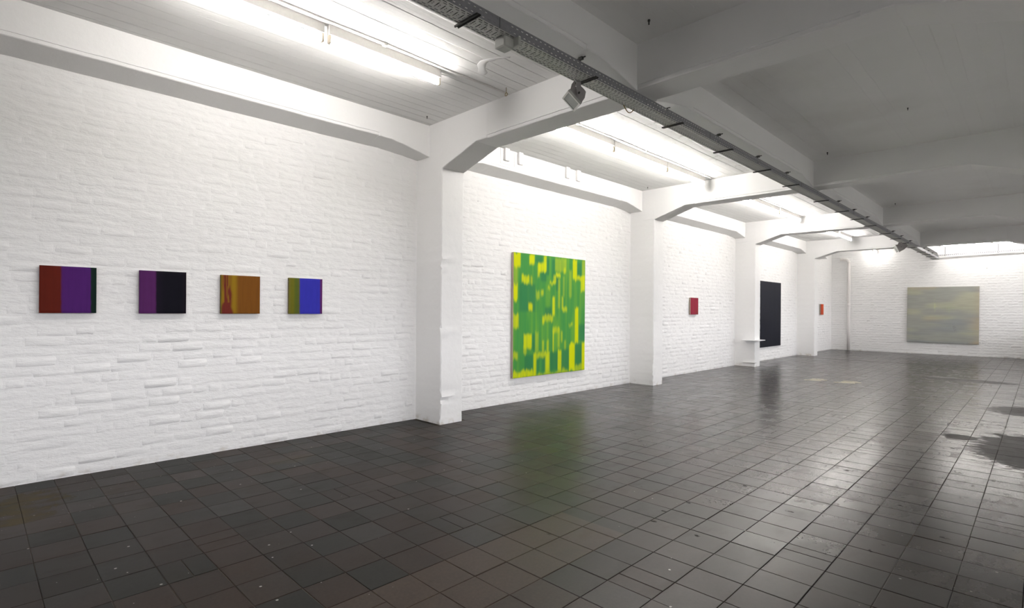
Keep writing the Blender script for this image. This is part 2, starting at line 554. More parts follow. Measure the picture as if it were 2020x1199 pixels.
def screen_area(pts):
    q = [project(p) for p in pts]
    if min(a[2] for a in q) < 0.2: return 0.0
    ctr = np.mean([(a[0], a[1]) for a in q], axis=0)
    if not (-5 < ctr[0] < 2025 and -5 < ctr[1] < 1204): return 0.0
    a = 0
    for k in range(len(q)):
        x0, y0, _ = q[k]; x1, y1, _ = q[(k + 1) % len(q)]
        a += x0 * y1 - x1 * y0
    return abs(a) / 2

def in_column(x, y):
    return any(g < y < g + BW and (x < XC or x > XC2) for g in GRID)
tiles = [t for t in tiles if not in_column((t[0] + t[1]) / 2, (t[2] + t[3]) / 2)]
areas = [screen_area([(t[0], t[2], 0), (t[1], t[2], 0), (t[1], t[3], 0), (t[0], t[3], 0)]) for t in tiles]
order = sorted(range(len(tiles)), key=lambda k: -areas[k])
rest = MB()
full_variants = {}
for rank, k in enumerate(order):
    x0, x1, y0, y1 = tiles[k]
    if rank < 300:
        w, h = round(x1 - x0, 3), round(y1 - y0, 3)
        key = (w, h)
        pool = full_variants.setdefault(key, [])
        if len(pool) < 14:
            vs, fs = tile_geom(-w / 2, w / 2, -h / 2, h / 2)
            pool.append(MB().add(vs, fs).mesh('floor_tile', M['tile']))
            me = pool[-1]
        else:
            me = random.choice(pool)
        o = bpy.data.objects.new('floor_tile', me)
        o.location = ((x0 + x1) / 2, (y0 + y1) / 2, 0)
        o.parent = fl
        COL.objects.link(o)
    else:
        rest.add(*tile_geom(x0, x1, y0, y1))
tag(rest.build('floor_tiles', M['tile'], fl, fix=False), kind='stuff')

# ------------------------------------------------------------------ brick walls
def brick_patch(L, H, depth, n=(8, 5)):
    """front skin of one painted brick: (along, up, out) grid, edges sunk to the mortar;
    the paint has filled the upper edges softly and left the lower ones sharper"""
    nx_, ny_ = n
    bu = random.uniform(0.006, 0.022)
    b0, b1 = random.uniform(0.003, 0.010), random.uniform(0.010, 0.026)
    us = [0, bu] + [bu + (L - 2 * bu) * k / (nx_ - 3) for k in range(1, nx_ - 3)] + [L - bu, L]
    vs = [0, b0] + [b0 + (H - b0 - b1) * k / (ny_ - 3) for k in range(1, ny_ - 3)] + [H - b1, H]
    ta, tb = random.uniform(-1.3, 1.3), random.uniform(-1.3, 1.3)
    pts = []
    wl = [max(-.004, min(.004, random.gauss(0, .003))) for _ in us]; wt = [max(-.004, min(.004, random.gauss(0, .003))) for _ in us]
    rot = max(-.014, min(.014, random.gauss(0, .008)))
    for j, v in enumerate(vs):
        for i, u in enumerate(us):
            e = i in (0, nx_ - 1) or j in (0, ny_ - 1)
            if e: d = -0.0004
            else:
                d = depth * (1 + .5 * ta * (u / L - .5) + .5 * tb * (v / H - .5)) + random.gauss(0, .0009)
                if (i in (1, nx_ - 2)) or (j in (1, ny_ - 2)): d *= random.uniform(.55, 1.05)
            vv = v + (wl[i] if j <= 1 else (wt[i] if j >= ny_ - 2 else 0)) + rot * (u - L / 2)
            uu = u + random.gauss(0, .0025)
            pts.append((uu - L / 2, vv - H / 2, max(d, -0.0004)))
    fs = []
    for j in range(ny_ - 1):
        for i in range(nx_ - 1):
            a = j * nx_ + i
            fs.append((a, a + 1, a + nx_ + 1, a + nx_))
    return pts, fs

def brick_wall(name, label, to3, out, length, ztop, holes, wall_box, individual):
    """to3(u, z, d) -> world point; bricks laid in courses of 83 mm"""
    wall = MB().box(*wall_box).build(name, M['brick'])
    tag(wall, label, 'wall', kind='structure')
    CH, J = 0.0835, 0.011
    lst = []
    zc = 0.0
    row = 0
    while zc < ztop - 0.02:
        h = min(CH, ztop - zc) - J
        if h < 0.02: break
        u = length[0] - random.uniform(0, .2)
        kind = row % 2
        while u < length[1]:
            header = random.random() < (0.45 if kind else 0.18)
            L = (0.115 if header else 0.24) + random.gauss(0, .006)
            a, b = max(u, length[0]), min(u + L, length[1])
            if b - a > 0.05:
                lst.append((a, b, zc + J / 2, zc + J / 2 + h))
            u += L + J + random.uniform(-.002, .003)
        zc += CH
        row += 1
    lst = [q for q in lst if not any(q[0] >= h0 - .12 and q[1] <= h1 + .12 for h0, h1 in holes)]
    keep = []
    for (a, b, z0, z1) in lst:
        for h0, h1 in holes:
            if a < h0 < b: b = h0
            if a < h1 < b: a = h1
        if b - a > .03: keep.append((a, b, z0, z1))
    lst = keep
    ar = [screen_area([to3(a, z0, 0), to3(b, z0, 0), to3(b, z1, 0), to3(a, z1, 0)]) for a, b, z0, z1 in lst] if individual else [0] * len(lst)
    # bricks whose middle is hidden by a hung canvas are not worth an object
    order = sorted(range(len(lst)), key=lambda k: -ar[k])
    single = set(order[:300]) if individual else set()
    rest = MB()
    pools = {}
    o3 = np.array(to3(0, 0, 0)); eu = np.array(to3(1, 0, 0)) - o3; ed = np.array(to3(0, 0, 1)) - o3
    for k, (a, b, z0, z1) in enumerate(lst):
        L, H = b - a, z1 - z0
        zc = (z0 + z1) / 2
        soft = 0.6 if zc > 2.1 else (0.9 if zc > 1.2 else 1.0)
        depth = (random.uniform(0.0004, 0.0016) if random.random() < 0.22 else max(.001, random.gauss(0.0027, 0.0014))) * soft
        zc += .005 * math.sin(1.1 * a + zc * 9) + random.gauss(0, .0018)
        ctr = to3((a + b) / 2, zc, 0)
        if k in single:
            key = (round(L, 2), round(H, 2), soft)
            pool = pools.setdefault(key, [])
            if len(pool) < 5:
                pts, fs = brick_patch(L, H, depth, (6, 5))
                me = MB().add([tuple(eu * p[0] + np.array((0, 0, 1)) * p[1] + ed * p[2]) for p in pts], fs).mesh('brick', M['brick'], True)
                pool.append(me)
            else:
                me = random.choice(pool)
            o = bpy.data.objects.new('brick', me)
            o.location = ctr
            o.parent = wall
            COL.objects.link(o)
        else:
            far = project(ctr)[2] > 11 or project(ctr)[2] < 0
            pts, fs = brick_patch(L, H, depth, (5, 4) if far else (6, 5))
            rest.add([np.array(ctr) + eu * p[0] + np.array((0, 0, 1)) * p[1] + ed * p[2] for p in pts], fs)
    tag(rest.build('brickwork', M['brick'], wall, True, fix=False), kind='stuff')
    return wall

cols = [(g, g + BW) for g in GRID]
brick_wall('wall_left', 'long white painted brick wall carrying the paintings on the left', lambda u, z, d: (d, u, z), None,
           (YN, YE), 3.40, cols, ((-0.3, YN - 0.3, -0.2), (0.0, YE + 0.3, ZC + .2)), True)
brick_wall('wall_far', 'white painted brick end wall behind the grey green canvas', lambda u, z, d: (u, YE - d, z), None,
           (0.0, XW), 3.66, [], ((-0.3, YE, -0.2), (XW + 0.3, YE + 0.3, ZC + .2)), False)
tag(MB().box((-0.3, YN - 0.3, -0.2), (XW + 0.3, YN, ZC + .2)).build('wall_near', M['plaster']),
    'plain white wall behind the camera', 'wall', kind='structure')
# right wall with unseen tall windows; near and last ones added as fill light
wr = MB()
WIN = [(-5.3, -1.4), (-.25, 3.65), (4.75, 8.65), (9.75, 13.65), (14.75, 18.65), (19.6, 22.75)]
WZ0, WZ1 = 0.95, 2.95
ys = [YN - .3] + [q for w in WIN for q in w] + [YE + .3]
for k in range(0, len(ys), 2):
    wr.box((XW, ys[k], -0.2), (XW + .3, ys[k + 1], ZC + .2))
for a, b in WIN:
    wr.box((XW, a, -0.2), (XW + .3, b, WZ0)); wr.box((XW, a, WZ1), (XW + .3, b, ZC + .2))
wr = wr.build('wall_right', M['plaster'])
tag(wr, 'white wall with tall windows on the right, outside the picture', 'wall', kind='structure')
for k, (a, b) in enumerate(WIN):
    w = MB()
    for y in np.linspace(a + .03, b - .03, 5):
        w.box((XW + .10, y - .02, WZ0), (XW + .15, y + .02, WZ1))
    for z in np.linspace(WZ0 + .02, WZ1 - .02, 4):
        w.box((XW + .105, a, z - .018), (XW + .145, b, z + .018))
    w = w.build('window_%d' % (k + 1), M['fix'], fix=False)
    tag(w, 'steel framed window %s in the right wall, outside the picture' % ('behind the camera', 'opposite the four small paintings', 'opposite the green canvas', 'opposite the crimson canvas', 'opposite the black canvas', 'nearest the end wall')[k], 'window', kind='structure')
    yy = np.linspace(a + .03, b - .03, 5); zz = np.linspace(WZ0 + .02, WZ1 - .02, 4)
    for i in range(4):
        for j in range(3):
            MB().box((XW + .122, yy[i] + .02, zz[j] + .018), (XW + .127, yy[i + 1] - .02, zz[j + 1] - .018)).build('pane', M['glasspane'], w)
    L = bpy.data.lights.new('window_portal', 'AREA')
    L.shape = 'RECTANGLE'; L.size = WZ1 - WZ0; L.size_y = b - a
    L.cycles.is_portal = True
    lo = bpy.data.objects.new('window_portal', L)
    lo.matrix_world = Matrix(((0, 0, 1, XW + .16), (0, 1, 0, (a + b) / 2), (-1, 0, 0, (WZ0 + WZ1) / 2), (0, 0, 0, 1)))
    lo.parent = None
    COL.objects.link(lo)

# ------------------------------------------------------------------ ceiling
ce = MB().box((-0.3, YN - 0.3, ZC), (XW + 0.3, YE + 0.3, ZC + .25)).build('ceiling', M['ceil'])
tag(ce, 'white painted board-marked concrete ceiling', 'ceiling', kind='structure')

# ------------------------------------------------------------------ columns, beams
def jit(s=0.0018): return random.gauss(0, s)

def column(y0, x0, x1, z1, lumps, label):
    """concrete column with chipped arrises; front face at whichever side faces the room"""
    secs = []
    n = 80
    c = 0.010
    y1 = y0 + BW
    for k in range(n + 1):
        z = z1 * k / n
        l = sum(a * math.exp(-((z - zc) / w) ** 2) for zc, w, a in lumps)
        def p(x, y, big):
            s = 0.0012 + (0.007 * l if big else 0)
            return (x + random.gauss(0, s), y + random.gauss(0, s), z)
        left = x0 < 3
        secs.append([p(x0, y0, 0), p(x0 + (x1 - x0) * .5, y0, 0), p(x1 - c, y0, left), p(x1, y0 + c, left), p(x1, y0 + BW * .35, left and l > .5), p(x1, y0 + BW * .7, 0),
                     p(x1, y1 - c, 0), p(x1 - c, y1, 0), p(x0, y1, 0)])
        if not left:
            secs[-1] = [(x0 + x1 - q[0], q[1], q[2]) for q in secs[-1]]
    o = MB().loft(secs).build('column', M['plaster'])
    autosmooth(o.data, 30)
    return tag(o, label, 'column', kind='structure')

names = ['behind the camera', 'beside the camera on the left', 'nearest in view, left of the large green canvas', 'second in view, right of the large green canvas',
         'third in view, with a small white shelf', 'fourth in view, left of the small orange canvas']
LUMPS = [[], [], [(0.33, .12, 1), (1.13, .07, 1.6), (1.98, .07, 1.6), (0.05, .05, 1)], [(0.1, .1, 1.5), (1.3, .07, 1.2), (.5, .2, .6)], [(.1, .1, .5)], [(.1, .1, .4)]]
for g, nm, lp in zip(GRID, names, LUMPS):
    column(g, -0.02, XC, ZB + .05, lp, 'square white plastered column on the left wall, ' + nm)
    column(g, XC2, XW + .02, ZB + .05, [], 'square white column on the right wall opposite the column ' + nm)

def beam(path, sec, mat, name, label):
    o = MB().loft([sec(q) for q in path]).build(name, mat)
    autosmooth(o.data, 28)
    return tag(o, label, 'beam', kind='structure')

def cross(y0, label):
    y1 = y0 + BW
    xs = [-0.02, XC - .002, XC]
    xs += list(np.linspace(XC + .06, 1.126, 8)) + [1.127] + list(np.linspace(1.2, 5.0, 34)) + [1.30, 1.31, 4.85, 4.86] + [5.034, 5.035] + list(np.linspace(5.1, XC2 - .06, 8)) + [XC2, XC2 + .002, XW + .02]
    xs = sorted(xs)
    def zb(x):
        d = min(x - XC, XC2 - x)
        if d < 0: return ZH
        return ZH + (ZB - ZH) * min(1, d / 0.613)
    def sec(x):
        b = zb(x) + jit(.0012)
        lip = 0.010 if 1.305 < x < 4.855 else 0.0
        h = .036
        a0, a1 = y0 + jit(), y1 + jit()
        return [(x, y0, ZC + .03), (x, y0 + jit(.001), b + h + .012 + .003), (x, a0, b + h), (x, a0 + lip, b + h - .002), (x, a0 + lip, b + .006), (x, a0 + lip + .006, b),
                (x, a1 - lip - .006, b), (x, a1 - lip, b + .006), (x, a1 - lip, b + h - .002), (x, a1, b + h), (x, y1, b + h + .012), (x, y1, ZC + .03)]
    return beam(xs, sec, M['beam'], 'cross_beam', label)

bl = ['white concrete cross beam behind the camera', 'white concrete cross beam just behind the camera position',
      'nearest white haunched cross beam, above the column left of the green canvas', 'second white haunched cross beam, above the column right of the green canvas',
      'third white haunched cross beam, above the column with the small shelf', 'fourth white haunched cross beam, last before the end wall']
for g, l in zip(GRID, bl): cross(g, l)

def longbeam(ya, yb, x0, x1, zmid_a, zmid_b, zend, hl, name, label, lip_a=0.7):
    """beam along the wall; soffit tilts from zmid_a at x0 to zmid_b at x1; haunches of length hl"""
    ys = sorted([ya - .01, ya + .001] + list(np.linspace(ya + .08, ya + hl, 7)) + list(np.linspace(ya + hl + .02, yb - hl - .02, 26)) + [ya + lip_a, ya + lip_a + .01, yb - lip_a - .01, yb - lip_a]
                + list(np.linspace(yb - hl, yb - .08, 7)) + [yb - .001, yb + .01])
    def sec(y):
        d = max(0, min(y - ya, yb - y))
        t = min(1, d / hl)
        t = t * (1 + .12 * (1 - t))
        ba = zend + (zmid_a - zend) * t + jit(.0015)
        bb = zend + (zmid_b - zend) * t + jit(.0015)
        lip = .007 if ya + lip_a + .005 < y < yb - lip_a - .005 else 0
        h = .034
        xa, xb = x0 + jit(.0012), x1 + jit(.0012)
        return [(x0, y, ZC + .03), (x0, y, ba + h + .012), (xa, y, ba + h), (xa + lip, y, ba + h - .002), (xa + lip, y, ba + .006), (xa + lip + .006, y, ba),
                (xb - lip - .006, y, bb), (xb - lip, y, bb + .006), (xb - lip, y, bb + h - .002), (xb, y, bb + h), (x1, y, bb + h + .012), (x1, y, ZC + .03)]
    return beam(ys, sec, M['beam'], name, label)

bays = ['behind the camera', 'over the four small paintings', 'over the large green canvas', 'over the small crimson canvas', 'over the tall black canvas', 'next to the end wall']
spans = [(GRID[i] + BW, GRID[i + 1]) for i in range(5)] + [(GRID[5] + BW, YE)]
for (a, b), nm in zip(spans, bays):
    last = b == YE
    longbeam(a, b - (1.6 if last else 0), -0.015, 0.256, 3.338, 3.402, 3.30, 0.55, 'wall_beam', 'white haunched beam along the top of the left wall ' + nm)
    longbeam(a, b, MX0, MX1, 3.405, 3.405, 3.30, 0.55, 'middle_beam', 'white haunched beam along the middle of the ceiling above the cable tray, bay ' + nm)
    longbeam(a, b, XW - .256, XW + .015, 3.402, 3.338, 3.30, 0.55, 'wall_beam', 'white haunched beam along the top of the right wall, bay opposite ' + nm)

# plaster repair on the ceiling of the first bay
pp = MB()
path = [(1.80, 3.50), (1.85, 3.46), (1.90, 3.41), (1.96, 3.345), (2.03, 3.315), (2.10, 3.335), (2.16, 3.36), (2.22, 3.39), (2.26, 3.41)]
secs = []
for k, (x, y) in enumerate(path):
    w = (.030 + .035 * random.random()) * (0.4 if k in (0, 8) else 1)
    d = .0008 + .0026 * random.random()
    secs.append([(x - .5 * w, y - .8 * w, ZC + .003), (x - .3 * w, y - .6 * w, ZC - d), (x + .3 * w, y + .2 * w, ZC - d * 1.2), (x + w, y + 1.6 * w, ZC + .003)])
pp.loft(secs).build('plaster_patch', M['beam'], ce, True)

# painted-over brackets high on the wall beam of the second bay
BR = [(5.35, 'leftmost'), (5.63, 'second from left'), (6.72, 'third from left'), (7.00, 'rightmost')]
for y, w in BR:
    t = thing('ceiling_bracket', 'white stub bracket on the wall beam above the green canvas, %s of four' % w, 'bracket', (.27, y, ZC), 'painted-over stub brackets')
    MB().bbox((.250, y - .105, 3.475), (.2625, y + .105, ZC - .005), .006).build('back_plate', M['beam'], t)
    MB().bbox((.262, y - .045, 3.515), (.305, y + .045, ZC + .004), .006).build('stub', M['beam'], t)

# ------------------------------------------------------------------ paintings
def canvas(name, label, wall, u0, u1, z0, z1, nu, nv, fn, mat='paint', thick=0.03, tilt=0.0, edge='linen', gap=0.004):
    """wall 'L': hangs on the left wall, u = y. wall 'F': hangs on the far wall, u = x. fn(u, v) -> linear colour"""
    base = 0.008 + gap
    def P(u, z, d):
        cu, cz = (u0 + u1) / 2, (z0 + z1) / 2
        du, dz = u - cu, z - cz
        u2 = cu + du - tilt * dz; z2 = cz + dz + tilt * du
        return (d, u2, z2) if wall == 'L' else (u2, YE - d, z2)
    t = thing(name, label, 'painting', P((u0 + u1) / 2, z0, base))
    d0, d1 = base, base + thick
    vs, fs, cl = [], [], []
    e = 0.003
    for j in range(nv + 1):
        for i in range(nu + 1):
            u, v = i / nu, j / nv
            dd = d1 - (0.002 if i in (0, nu) or j in (0, nv) else 0)
            vs.append(P(u0 + (u1 - u0) * u, z0 + (z1 - z0) * v, dd))
            cl.append((*fn(u, v), 1.0))
    for j in range(nv):
        for i in range(nu):
            a = j * (nu + 1) + i
            q = (a, a + 1, a + nu + 2, a + nu + 1)
            fs.append(q)
    mb = MB().add(vs, fs)
    me = mb.mesh('canvas', M[mat])
    att = me.color_attributes.new('paint', 'FLOAT_COLOR', 'POINT')
    att.data.foreach_set('color', np.array(cl, dtype=np.float32).ravel())
    me.color_attributes.active_color = att
    o = bpy.data.objects.new('canvas', me); COL.objects.link(o)
    o.parent = t; o.matrix_parent_inverse = t.matrix_basis.inverted()
    # tacked-over edge: four slightly inset side strips with a rounded front
    s = 0.0006
    ed = MB()
    ring = lambda d, i: [P(u0 + i, z0 + i, d), P(u1 - i, z0 + i, d), P(u1 - i, z1 - i, d), P(u0 + i, z1 - i, d)]
    ed.loft([ring(d0 + thick * .35, 0.001), ring(d1 - .003, 0.0), ring(d1 - .002, s)], caps=False)
    ed.build('canvas_edge', M[edge] if isinstance(edge, str) else edge, t)
    st = MB()
    w = 0.04
    for a, b, c, d in ((u0, u1, z0, z0 + w), (u0, u1, z1 - w, z1), (u0, u0 + w, z0 + w, z1 - w), (u1 - w, u1, z0 + w, z1 - w)):
        q = [P(a + .002, c + .002, d0), P(b - .002, c + .002, d0), P(b - .002, d - .002, d0), P(a + .002, d - .002, d0)]
        r = [P(a + .002, c + .002, d1 - .006), P(b - .002, c + .002, d1 - .006), P(b - .002, d - .002, d1 - .006), P(a + .002, d - .002, d1 - .006)]
        st.loft([q, r])
    st.build('stretcher', M['wood'], t)
    return t

def lerp(a, b, t): return tuple(x + (y - x) * t for x, y in zip(a, b))
def sst(a, b, x):
    t = min(1, max(0, (x - a) / (b - a))); return t * t * (3 - 2 * t)
_tab = rng.random((64, 64))
def vn(x, y):
    xi, yi = math.floor(x), math.floor(y)
    fx, fy = x - xi, y - yi
    fx, fy = fx * fx * (3 - 2 * fx), fy * fy * (3 - 2 * fy)
    g = lambda a, b: _tab[a % 64, b % 64]
    return (g(xi, yi) * (1 - fx) + g(xi + 1, yi) * fx) * (1 - fy) + (g(xi, yi + 1) * (1 - fx) + g(xi + 1, yi + 1) * fx) * fy

K1 = 0.92      # pigment albedo against the measured pixel where the wall reads about 0.62
def pig(r, g, b, k=K1): return tuple(min(.95, c * k) for c in s2l(r, g, b))

def bands(stops, streak=0.06):
    """stops: (u, colour) held flat with soft edges at u"""
    def fn(u, v):
        c = stops[0][1]
        for (ue, w), col in stops[1:]:
            c = lerp(c, col, sst(ue - w, ue + w, u + (vn(v * 9, 3.3) - .5) * .012))
        s = 1 + (vn(u * 55, v * 2.0) - .5) * streak * 2 + (vn(u * 9, v * 9 + 7) - .5) * streak
        return tuple(x * s for x in c)
    return fn

canvas('painting', 'small canvas with red-brown, violet and dark green bands, leftmost of four', 'L', .385, .748, 1.350, 1.730, 60, 20,
       bands([(None, pig(92, 24, 8)), ((.375, .02), pig(74, 28, 102)), ((.895, .012), pig(10, 34, 26))]), edge=simple('red_brown_edge', s2l(60, 20, 12), .6))
canvas('painting', 'small canvas with violet band and broad near-black field, second from left', 'L', 1.048, 1.413, 1.347, 1.728, 60, 20,
       bands([(None, pig(80, 32, 88)), ((.345, .02), pig(16, 8, 26)), ((.47, .08), pig(5, 3, 17)), ((.93, .03), pig(14, 5, 17))]), edge=simple('dark_violet_edge', s2l(35, 16, 36), .6))

def ochre(u, v):
    brown, yel, red = pig(116, 71, 19), pig(140, 110, 20), pig(104, 38, 30)
    c = yel
    c = lerp(c, brown, sst(.34, .46, u))
    hw = .11 + .05 * sst(.35, 0, v)
    edge = .16 + (vn(v * 6, 1.7) - .5) * .05
    a = sst(hw + .03, hw - .05, abs(u - edge))
    st = vn(u * 70, v * 3.5)
    a *= (1 if v < .3 else .35 + .75 * sst(.3, .62, st))
    c = lerp(c, red, min(1, a))
    c = lerp(c, pig(96, 86, 26), sst(.05, 0, u))
    s = 1 + (vn(u * 50, v * 2) - .5) * .14
    return tuple(x * s for x in c)
canvas('painting', 'small canvas with red streaks, yellow stripe and ochre brown field, third from left', 'L', 1.706, 2.074, 1.345, 1.722, 70, 40, ochre, edge=simple('ochre_edge', s2l(80, 62, 34), .7))
canvas('painting', 'small canvas with olive bands, bright blue field and purple edge, fourth from left', 'L', 2.366, 2.738, 1.343, 1.725, 70, 20,
       bands([(None, pig(106, 100, 40)), ((.05, .03), pig(104, 102, 22)), ((.16, .04), pig(82, 92, 30)), ((.27, .02), pig(86, 88, 44)), ((.32, .015), pig(48, 48, 162)), ((.93, .012), pig(86, 30, 92))]),
       edge=simple('olive_edge', s2l(82, 78, 40), .7))

STROKES = [  # x0, x1, y0, y1, strength: brush patches on the big canvas, read off the face in its own pixel grid
    (242, 340, 130, 340, 1), (470, 545, 160, 300, 1), (600, 715, 290, 415, .9), (680, 720, 180, 420, .9), (590, 620, 290, 480, .6), (240, 300, 590, 830, 1),
    (240, 320, 1040, 1240, .8), (360, 470, 470, 580, .85), (490, 515, 480, 600, .5), (460, 520, 880, 985, .85), (845, 1010, 220, 420, .35), (860, 925, 440, 490, .9),
    (825, 860, 480, 600, .7), (770, 850, 565, 605, .7), (740, 775, 640, 690, .5), (570, 620, 690, 810, .4), (640, 680, 690, 770, .6), (1105, 1165, 240, 540, .95),
    (1165, 1280, 490, 540, .8), (1225, 1280, 490, 715, .9), (1240, 1280, 250, 480, .4), (945, 970, 790, 980, .6), (960, 1025, 940, 1005, .7), (970, 1000, 360, 440, .6),
    (810, 845, 800, 1070, .8), (665, 690, 1080, 1190, .8), (690, 820, 1060, 1150, .6), (1140, 1190, 950, 1465, .97), (1050, 1090, 400, 800, .3), (890, 920, 520, 950, .35),
    (960, 985, 480, 780, .3), (242, 300, 340, 590, .3), (395, 510, 1339, 1549, .9), (390, 440, 1529, 1639, .5), (240, 310, 1599, 1699, .65), (665, 690, 1429, 1609, .5),
    (730, 760, 1429, 1849, .5), (818, 832, 1289, 1589, .75), (815, 915, 1239, 1319, .5), (890, 920, 1249, 1549, .4), (1050, 1110, 1189, 1229, .5), (940, 960, 1299, 1449, .5),
    (985, 1010, 1439, 1569, .5), (540, 580, 1609, 1949, .9), (580, 720, 1609, 1679, .6), (710, 775, 1609, 1909, .6), (895, 945, 1579, 1889, .9), (1060, 1140, 1479, 1879, 1),
    (1245, 1300, 1469, 1869, 1), (240, 540, 1879, 2000, .85), (540, 1050, 1909, 1990, .5), (1140, 1250, 1799, 1900, .5), (560, 610, 1300, 1600, .3), (960, 1000, 1849, 1900, .5)]
DARKS = [(330, 560, 590, 1000), (640, 720, 420, 560), (720, 760, 230, 470), (800, 840, 230, 500), (860, 900, 500, 700), (1170, 1230, 280, 480), (590, 630, 1700, 1900), (660, 710, 1690, 1900),
         (780, 890, 1600, 1880), (950, 1050, 1560, 1860), (1145, 1240, 1480, 1800), (1195, 1290, 1200, 1440), (515, 560, 1330, 1580), (410, 530, 1640, 1860), (700, 800, 940, 1080), (560, 660, 180, 280)]
def conv(r):
    x0, x1, y0, y1 = r[:4]
    out = []
    for x in (x0, x1):
        s = (x - 242) / 1045
        out.append((s / (1.15 - .15 * s)))
    s = ((x0 + x1) / 2 - 242) / 1045
    vv = [1 - (y - (122 + 126 * s)) / (1869 - 243 * s) for y in (y0, y1)]
    return out[0], out[1], vv[1], vv[0]
SY = [(*conv(r), r[4]) for r in STROKES]
SD = [conv(r) for r in DARKS]
def green(u, v):
    k = 0.88
    g1, g2, g3, ye = pig(62, 140, 70, k), pig(44, 118, 74, k), pig(112, 168, 50, k), pig(208, 216, 0, k)
    st = vn(u * 90, v * 2.2)
    c = lerp(g1, g3, .55 * sst(.45, .95, vn(u * 38 + 9, v * 3)) + .18 * st)
    for a, b, z0, z1 in SD:
        e = sst(a - .012, a + .012, u) * sst(b + .012, b - .012, u) * sst(z0 - .02, z0 + .02, v) * sst(z1 + .02, z1 - .02, v)
        c = lerp(c, g2, .8 * e)
    for a, b, z0, z1, s in SY:
        if a - .03 < u < b + .03 and z0 - .04 < v < z1 + .04:
            w = (vn(u * 60, v * 1.5 + 5) - .5) * .03
            e = sst(a - .010, a + .010, u) * sst(b + .010, b - .010, u) * sst(z0 - .022, z0 + .018, v + w) * sst(z1 + .018, z1 - .018, v + w)
            br = 1 - (1 - s) * .9 * (.4 + st)
            c = lerp(c, ye, e * max(0, min(1, s * (.72 + .5 * vn(u * 80, v * 2.5)) if s < .95 else s)))
    return c
canvas('painting', 'large upright canvas of green and yellow vertical brushstrokes between first two columns', 'L', 5.735, 7.505, .372, 2.272, 240, 130, green, thick=.045, edge='linen')

def flat(col, s=.05, fx=30, fy=3):
    return lambda u, v: tuple(x * (1 + (vn(u * fx, v * fy) - .5) * 2 * s) for x in col)
def crimson(u, v):
    c = lerp(pig(142, 36, 58, .85), pig(122, 46, 44, .85), sst(.5, .9, u) * sst(.5, .1, v))
    return tuple(x * (1 + (vn(u * 25, v * 3) - .5) * .25) for x in c)
canvas('painting', 'small upright crimson canvas between second and third column', 'L', 11.456, 11.838, 1.328, 1.71, 30, 20, crimson, thick=.035)
canvas('painting', 'tall near-black canvas partly hidden behind the column with the shelf', 'L', 15.40, 17.36, .385, 2.278, 40, 40, flat(pig(22, 24, 36, .8), .15, 14, 5), mat='black', edge=simple('black_edge', (.012, .012, .013), .6))
canvas('painting', 'small upright orange red canvas beyond the last column', 'L', 21.45, 21.84, 1.31, 1.692, 20, 10, lambda u, v: lerp(pig(120, 40, 28, 1.0), pig(196, 74, 30, 1.0), sst(.05, .45, u)))

def landscape(u, v):
    a, b, c_ = pig(146, 147, 140, 1.12), pig(158, 157, 140, 1.12), pig(134, 138, 138, 1.12)
    n = vn(u * 2.2, v * 9)
    c = lerp(a, b, sst(.35, .75, n))
    c = lerp(c, c_, .8 * sst(.45, .8, vn(u * 1.6 + 20, v * 13 + 4)))
    c = lerp(c, pig(174, 158, 130, 1.05), .4 * sst(.6, .95, vn(u * 3 + 7, v * 7 + 31)) + .22 * sst(.88, 1, u))
    c = lerp(c, pig(178, 182, 140, 1.05), .8 * sst(.075, .0, abs(u - .40) + .35 * abs(v - .66) + .06 * vn(u * 40, v * 40)))
    c = lerp(c, pig(160, 164, 138, 1.05), .6 * sst(.16, .0, abs(u - .6) * .6 + abs(v - .62) + .06 * vn(u * 30, v * 30)))
    c = lerp(c, pig(112, 112, 110, 1.05), .7 * sst(.05, .0, abs(u - .68 - (.25 - v) * .3) + .5 * abs(v - .27) + .03 * vn(u * 60, v * 60)))
    s = 1 + (vn(u * 9, v * 60) - .5) * .12
    return tuple(x * s for x in c)
canvas('painting', 'large grey green landscape-format canvas on the end wall', 'F', 2.348, 4.246, .397, 2.284, 60, 60, landscape, tilt=-.004, thick=.04, edge=simple('grey_green_edge', s2l(120, 118, 100), .7))

# ------------------------------------------------------------------ fluorescent tubes
def lamp(label, p, axis, length, group, tube='tube'):
    """ceiling batten with one bare tube; p = tube start, axis 'x' or 'y'"""
    x, y, z = p
    t = thing('fluorescent_lamp', label, 'lamp', (x, y, ZC), group)
    def Q(s, side, dz):
        return (x + side, y + s, z + dz) if axis == 'y' else (x + s, y + side, z + dz)
    def bx(s0, s1, w, z0, z1, name, mat, bv=.003):
        a, b = Q(s0, -w, z0), Q(s1, w, z1)
        lo = tuple(min(i, j) for i, j in zip(a, b)); hi = tuple(max(i, j) for i, j in zip(a, b))
        return MB().bbox(lo, hi, bv).build(name, mat, t)
    bx(0.0, length, .022, .045, ZC - z + .002, 'batten', M['fix'])
    for s in (0.012, length - .012):
        bx(s - .010, s + .010, .016, -.022, .046, 'lamp_holder', M['ivory'])
    rr = .022
    mb = MB()
    s0, s1 = .022, length - .022
    pts = [(s0, .6), (s0 + .006, .92), (s0 + .02, 1), (s1 - .02, 1), (s1 - .006, .92), (s1, .6)]
    mb.tube([Q(s, 0, 0) for s, _ in pts], [rr * k for _, k in pts], 14)
    mb.build('tube', M[tube], t, True)
    return t

